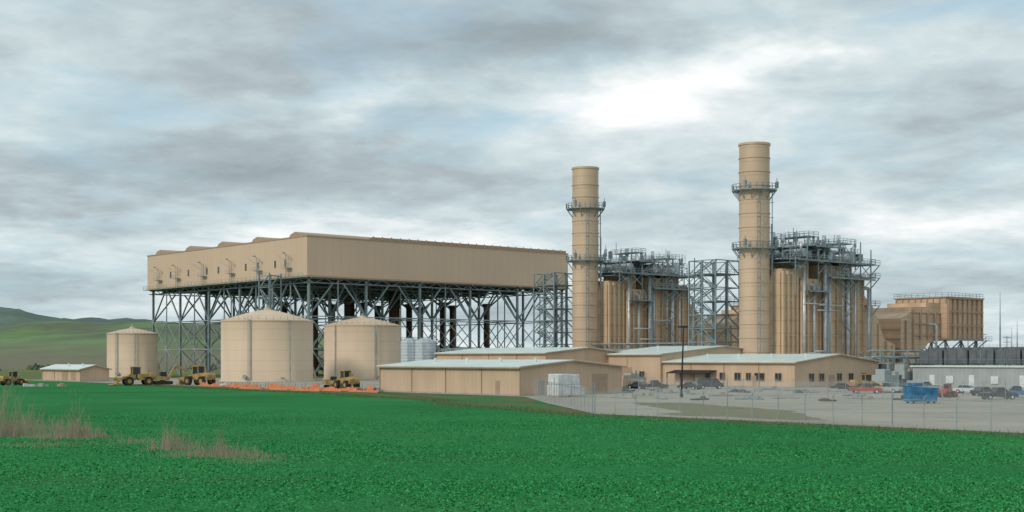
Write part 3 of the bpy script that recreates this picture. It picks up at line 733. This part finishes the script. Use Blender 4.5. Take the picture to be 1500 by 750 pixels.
def fence(name,p0,p1,h=2.5,step=3.0,mat='chain',post='steelp',tilt=0):
    L=math.hypot(p1[0]-p0[0],p1[1]-p0[1]); a=math.atan2(p1[1]-p0[1],p1[0]-p0[0])-math.pi/2
    e=root(name,p0,a)
    m=MB(); n=int(L/step)
    m.add([(0,0,.05),(0,L,.05),(0,L,h-.05),(0,0,h-.05)],[(0,1,2,3)]); m.obj('mesh_panel',mat,e)
    s=MB()
    for i in range(n+1):
        y=i*L/n; s.cyl((0.05,y,0),(0.05,y,h+.3),.036,n=6); s.beam((.05,y,h),(-.35,y,h+.4),.03)
        if i%6==0: s.cyl((0.05,y,0),(0.05,y,h+.9),.06,n=6)
    s.beam((.05,0,h),(.05,L,h),.035)
    for q in (.1,.22,.34): s.beam((-q,0,h+q),(-q,L,h+q),.012)
    s.obj('posts_and_rails',post,e)
fence('chain_link_fence',loc(-40,-57.5),loc(-41.5,-150))
fence('chain_link_fence',loc(-40,-57),loc(-2,-5.5))
fence('chain_link_fence',loc(lu+1,-3),loc(lu+8,-110))
for (uu,vv,LL,hh,sd_) in ((-3,36,64,.75,0),(-6,30,50,.45,3),(-1.5,58,44,.6,7),(-9,44,30,.3,11)):
    e=root('orange_safety_netting',loc(uu,vv)); m=MB(); s=MB(); vs=[];fs=[]; n=int(LL*2)
    for i in range(n+1):
        y=LL*i/n; x=.8*noise.noise(Vector((i*.06,sd_,0)))+.25*noise.noise(Vector((i*.4,sd_,0))); h=max(.08,hh*(1+1.3*noise.noise(Vector((i*.12,5,sd_)))))
        vs+=[(x-.5,y,.06),(x,y,h)]
        if i and noise.noise(Vector((i*.07,sd_,4)))>-.22: fs.append((2*i-2,2*i,2*i+1,2*i-1))
        if i%9==0: s.beam((x,y,0),(x+.1,y,hh*1.4+.2),.05)
    m.v=vs; m.f=fs; m.obj('mesh_net','orange',e); s.obj('stakes','steeld',e)
# ---------------------------------------------------------------- vehicles
def wheel(m,x,y,r,w): m.cyl((x,y-w/2,r),(x,y+w/2,r),r,n=18)
def loader(px,d,rot,s=1.0,mat='yellow'):
    e=root('wheel_loader',P(px,d),rot); e.scale=(s,s,s)
    m=MB(); m.prism([(-3.4,1.0),(-.6,1.0),(-.3,1.3),(-.3,2.1),(-3.2,2.3),(-3.5,1.9)],-1.0,1.0)
    m.prism([(0,1.0),(1.6,1.0),(1.8,1.5),(1.2,2.1),(0,2.0)],-.7,.7)
    m.prism([(-.9,3.35),(.75,3.35),(.75,3.5),(-.9,3.5)],-.8,.8)
    for y in (-.6,.6): m.prism([(1.0,2.0),(2.4,1.5),(3.5,.75),(3.4,.45),(2.3,1.15),(.9,1.7)],y-.12,y+.12)
    m.prism([(3.3,.1),(4.6,.12),(4.6,.2),(3.6,.35),(3.5,.9),(3.9,1.35),(3.8,1.4),(3.25,.95)],-1.4,1.4)
    for x in (-2.2,1.3): 
        for y in (-1.15,1.15): m.box(x-.75,x+.75,y-.3,y+.3,1.6,1.7)
    m.obj('body',mat,e,bevel=.04)
    m=MB(); m.prism([(-.75,2.0),(.55,2.0),(.65,3.35),(-.8,3.35)],-.68,.68); m.obj('cab_glass','glass',e)
    m=MB()
    for x in (-.8,.62):
        for y in (-.7,.7): m.box(x-.06,x+.06,y-.06,y+.06,2.0,3.36)
    m.cyl((-2.4,.4,2.2),(-2.4,.4,3.1),.08,n=8); m.obj('cab_frame',mat,e)
    m=MB()
    for x in (-2.2,1.3):
        for y in (-1.15,1.15): wheel(m,x,y,.8,.55)
    m.obj('tyres','rubber',e)
    m=MB()
    for x in (-2.2,1.3):
        for y in (-1.15,1.15): m.cyl((x,y-.3,.8),(x,y+.3,.8),.38,n=12)
    m.obj('hubs',mat,e)
def excavator(px,d,rot,s=1):
    e=root('excavator',P(px,d),rot); e.scale=(s,s,s)
    m=MB()
    for y in (-1.2,1.2): m.prism([(-2,.35),(-1.7,0.02),(1.7,0.02),(2,.35),(2,.6),(1.7,.85),(-1.7,.85),(-2,.6)],y-.3,y+.3)
    m.obj('tracks','rubber',e)
    m=MB(); m.prism([(-2.3,1.0),(1.2,1.0),(1.2,1.7),(-.2,1.9),(-2.4,2.1)],-1.3,1.3)
    m.prism([(1.0,1.5),(3.0,4.3),(3.4,4.5),(5.2,3.6),(5.1,3.2),(3.4,3.9),(1.6,1.3)],-.25,.25)
    m.prism([(4.9,3.6),(5.4,3.5),(5.0,1.3),(4.7,1.3)],-.2,.2)
    m.prism([(4.4,1.4),(5.1,1.4),(5.3,.7),(4.8,.2),(4.1,.5),(4.3,.7),(4.7,.7)],-.5,.5)
    m.prism([(-.4,2.9),(1.15,2.9),(1.15,3.02),(-.4,3.02)],.35,1.3)
    m.obj('house_and_boom','yellow',e,bevel=.03)
    m=MB(); m.prism([(-.3,1.9),(1.15,1.75),(1.1,2.9),(-.3,2.9)],.4,1.25); m.obj('cab_glass','glass',e)
    m=MB(); m.cyl((1.6,0,2.0),(3.0,0,3.9),.1,n=8); m.cyl((0,0,.7),(0,0,1.0),.7,n=14); m.obj('hydraulics','steeld',e)
loader(198,296,math.pi+.5,1.2); excavator(238,306,.6,1.0); loader(290,298,math.pi-.6,1.25)
loader(506,262,2.2,1.05); excavator(488,270,.5,.8); loader(20,300,.9,.9)
loader(1388,205,.9,.6,'red'); loader(1270,245,.3,.9)
def car(px,d,rot,kind='car',mat='carw'):
    name={'car':'parked_car','pickup':'pickup_truck','van':'parked_van'}[kind]
    e=root(name,P(px,d),rot)
    m=MB(); g=MB()
    if kind=='pickup':
        m.prism([(-2.7,.45),(-2.7,1.05),(-.6,1.08),(1.2,1.1),(2.5,1.0),(2.7,.75),(2.7,.4)],-.95,.95)
        m.prism([(-.5,1.74),(-.4,1.8),(.55,1.8),(.65,1.74)],-.72,.72)
        g.prism([(-.62,1.08),(-.5,1.74),(.65,1.74),(1.25,1.1)],-.8,.8)
        wx=(-1.7,1.75)
    elif kind=='van':
        m.prism([(-2.5,.4),(-2.5,2.0),(-2.3,2.1),(1.2,2.1),(1.9,1.35),(2.5,1.1),(2.6,.4)],-.95,.95)
        g.prism([(.3,1.35),(.3,1.9),(1.2,1.9),(1.72,1.35)],-.97,.97); wx=(-1.6,1.7)
    else:
        m.prism([(-2.3,.4),(-2.35,.9),(-1.7,1.0),(1.0,.98),(2.1,.85),(2.3,.6),(2.3,.35)],-.88,.88)
        m.prism([(-1.1,1.42),(-.9,1.47),(.2,1.47),(.35,1.42)],-.62,.62)
        g.prism([(-1.7,.99),(-1.1,1.42),(.35,1.42),(1.05,.98)],-.76,.76); wx=(-1.4,1.4)
    m.obj('body',mat,e,bevel=.06); g.obj('windows','glass',e)
    m=MB()
    for x in wx:
        for y in (-.82,.82): wheel(m,x,y,.36,.26)
    m.obj('tyres','rubber',e)
    m=MB()
    for x in wx:
        for y in (-.82,.82): m.cyl((x,y-.15,.36),(x,y+.15,.36),.2,n=10)
    for y in (-.65,.65): m.box(2.25 if kind=='car' else 2.55,2.33 if kind=='car' else 2.73,y-.18,y+.18,.65,.82)
    m.obj('hubs_and_lamps','pipe',e)
random.seed(3)
car(1462,195,.15,'pickup','card'); car(1490,205,2.9,'pickup','blue'); car(1441,215,.6,'car','card')
for px,d,k,mt in ((935,262,'car','card'),(958,258,'pickup','card'),(1010,256,'car','card'),(1040,262,'van','card'),(1300,232,'pickup','grey'),(1235,246,'car','card'),(1268,228,'pickup','red'),(1418,228,'car','carw'),(1350,235,'van','grey')):
    car(px,d,ANG+math.pi/2*random.choice((1,-1))+random.uniform(-.2,.2) if random.random()<.4 else random.uniform(-.3,.4),k,mt)
e=root('blue_dumpster',P(1349,178),.2); m=MB(); m.prism([(-2.0,.25),(1.8,.25),(2.1,2.1),(-2.1,2.3)],-1,1); m.box(-2.2,2.2,-1.1,1.1,2.3,2.4); m.box(-1.5,-.2,-.9,.9,2.41,2.75); m.obj('bin','blue',e,bevel=.04)
m=MB(); 
for x in (-1.6,-.8,0,.8,1.6): m.box(x-.06,x+.06,-1.1,-1.002,.3,2.1)
m.obj('ribs','blue',e)
m=MB(); [m.cyl((x,y-.1,.13),(x,y+.1,.13),.13,n=10) for x in (-1.5,1.5) for y in (-.8,.8)]; m.obj('casters','rubber',e)
e=root('wrapped_pallet_stack',P(830,208),ANG)
m=MB()
m.box(-3.0,-.1,-1.3,1.3,.2,1.9); m.box(-2.9,-.15,-1.2,1.2,1.9,3.6); m.box(.05,1.9,-1.2,1.2,.2,1.9); m.box(.0,1.8,-1.1,1.1,1.9,3.5); m.box(2.3,3.2,-.8,.8,.1,1.4)
m.obj('wrapped_crates','wrap',e,bevel=.14)
m=MB(); [m.box(a,a+2.0,-1.35,1.35,0.03,.2) for a in (-3.0,0.0)]; m.obj('pallets','trim',e)
random.seed(21)
for i in range(34):
    px=random.uniform(900,1330); d=random.uniform(185,262)
    e=root('material_pile',P(px,d),random.uniform(0,3)); m=MB()
    for k in range(random.randint(3,7)):
        x=random.uniform(-1.5,1.5); y=random.uniform(-.8,.8); s_=random.uniform(.15,.5); m.box(x-s_,x+s_,y-s_*.6,y+s_*.6,.03,.03+s_*random.uniform(.8,1.6))
    for k in range(4): m.cyl((-2,-.6+k*.3,.15),(2,-.6+k*.3,.15),.12,n=8)
    m.obj('stock',random.choice(('steelp','concrete','trim','steeld','concrete','steel','column')),e,bevel=.03)
for i,px in enumerate((528,545,552,330,355,60,90,40)):
    e=root('material_pile',P(px,random.uniform(238,250) if px>500 else 285),random.uniform(0,3)); m=MB()
    for k in range(7):
        x=random.uniform(-1.6,1.6); y=random.uniform(-.8,.8); s_=random.uniform(.15,.5); m.box(x-s_,x+s_,y-s_*.6,y+s_*.6,.0,.03+s_*random.uniform(.8,1.8))
    m.obj('stock',random.choice(('concrete','trim','steelp','white')),e,bevel=.03)
# ---------------------------------------------------------------- vegetation
def bladmat(name,cols,tr=0):
    m=bpy.data.materials.new(name); m.use_nodes=True; n=m.node_tree.nodes; l=m.node_tree.links
    b=n['Principled BSDF']; b.inputs['Roughness'].default_value=.8; b.inputs['Specular IOR Level'].default_value=.1
    g=n.new('ShaderNodeNewGeometry'); r=n.new('ShaderNodeValToRGB'); l.new(g.outputs['Random Per Island'],r.inputs[0])
    el=r.color_ramp.elements; el[0].color=(*cols[0],1); el[1].color=(*cols[-1],1)
    for i,c in enumerate(cols[1:-1]): q=el.new((i+1)/(len(cols)-1)); q.color=(*c,1)
    l.new(r.outputs[0],b.inputs['Base Color']); return m
MG=bladmat('grass_blades',[(0.022,0.20,0.055),(0.030,0.27,0.080),(0.045,0.33,0.10),(0.10,0.38,0.13)])
random.seed(5)
vs=[];fs=[]
for i in range(110000):
    d=46+ (random.random()**1.3)*105
    x=random.uniform(-.46,.46)*d
    nn=noise.noise(Vector((x*.04,d*.09,0)))+.6*noise.noise(Vector((x*.25,d*.3,2)))
    if random.random()>.72+nn*.5: continue
    ru=(x-O[0])*U[0]+(d-O[1])*U[1]
    if ru>-44: continue
    h=random.uniform(.02,.075)*(1+nn*.7)
    for k in range(2):
        a=random.uniform(0,6.28); dx,dy=math.cos(a)*.05,math.sin(a)*.05; lx,ly=random.uniform(-.12,.12),random.uniform(-.12,.12)
        bx=x+random.uniform(-.15,.15); by=d+random.uniform(-.15,.15)
        n0=len(vs); vs+=[(bx-dx,by-dy,0),(bx+dx,by+dy,0),(bx+lx,by+ly,h)]; fs.append((n0,n0+1,n0+2))
m=MB(); m.v=vs; m.f=fs; m.obj('grass',MG)
MD=bladmat('dry_brush',[(0.24,0.18,0.14),(0.35,0.26,0.21),(0.40,0.32,0.26),(0.15,0.21,0.09)])
def brush(name,px0,px1,d,hmax,n,depth=4,skew=0,sp=.24):
    o=P((px0+px1)/2,d); w=(px1-px0)/F*d; e=MB()
    for i in range(n):
        x=random.gauss(0,sp)*w; y=random.gauss(0,.35)*depth - skew*x
        env=max(.12,1-abs(x)/(w*.6))*(0.55+1.3*noise.noise(Vector((x*.9,y*.6,px0))))
        h=max(.12,hmax*env*random.choice((.25,.4,.5,.7,1.1))*random.uniform(.7,1.2))
        lx=random.uniform(-.4,.4)*h; ly=random.uniform(-.3,.3)*h
        pts=[(x,y,0),(x+lx*.4,y+ly*.4,h*.55),(x+lx,y+ly,h)]
        wd=.011
        e.add([(x-wd,y,0),(x+wd,y,0),(pts[1][0]+wd*.8,pts[1][1],pts[1][2]),(pts[1][0]-wd*.8,pts[1][1],pts[1][2]),pts[2]],[(0,1,2,3),(3,2,4)])
        for k in range(4):
            t=random.uniform(.3,.95); bx=x+lx*t; by=y+ly*t; bz=h*t; q=.28*h*random.uniform(.3,1)
            dx=random.uniform(-1,1)*q; dz=q*.8
            e.add([(bx-.008,by,bz),(bx+.008,by,bz),(bx+dx,by,bz+dz)],[(0,1,2)])
    ob=e.obj(name,MD); ob.location=(o[0],o[1],0)
brush('dry_brush',-80,70,104,5.0,900,5); brush('dry_brush',30,175,101,2.4,700,4)
brush('dry_brush',205,300,88,2.2,300,3); brush('dry_brush',225,420,82,1.3,700,3,.15)
brush('dry_brush',-60,160,112,2.6,400,3)
for a in ((150,250,95,.6,200),(300,440,78,.5,160),(-20,140,92,.6,250)): brush('dry_brush',*a,4)
# fringe of taller weeds along the verge and fence line
MW=bladmat('verge_weeds',[(0.05,0.16,0.05),(0.10,0.18,0.07),(0.20,0.17,0.10),(0.04,0.20,0.06)])
vs=[];fs=[]
for i in range(9000):
    v=random.uniform(-110,120)
    base=interp(v,[(-200,-43.5),(-60,-43),(-35,-36),(0,-22),(40,-15),(150,-6)])
    u=base+random.gauss(0,1.6); x,y=loc(u,v); h=random.uniform(.06,.32); a=random.uniform(0,3.1); c,s_=math.cos(a)*.05,math.sin(a)*.05
    n0=len(vs); vs+=[(x-c,y-s_,0),(x+c,y+s_,0),(x+random.uniform(-.1,.1),y,h)]; fs.append((n0,n0+1,n0+2))
m=MB(); m.v=vs; m.f=fs; m.obj('verge_weeds',MW)
print('verts',sum(len(o.data.vertices) for o in bpy.data.objects if o.type=='MESH'))
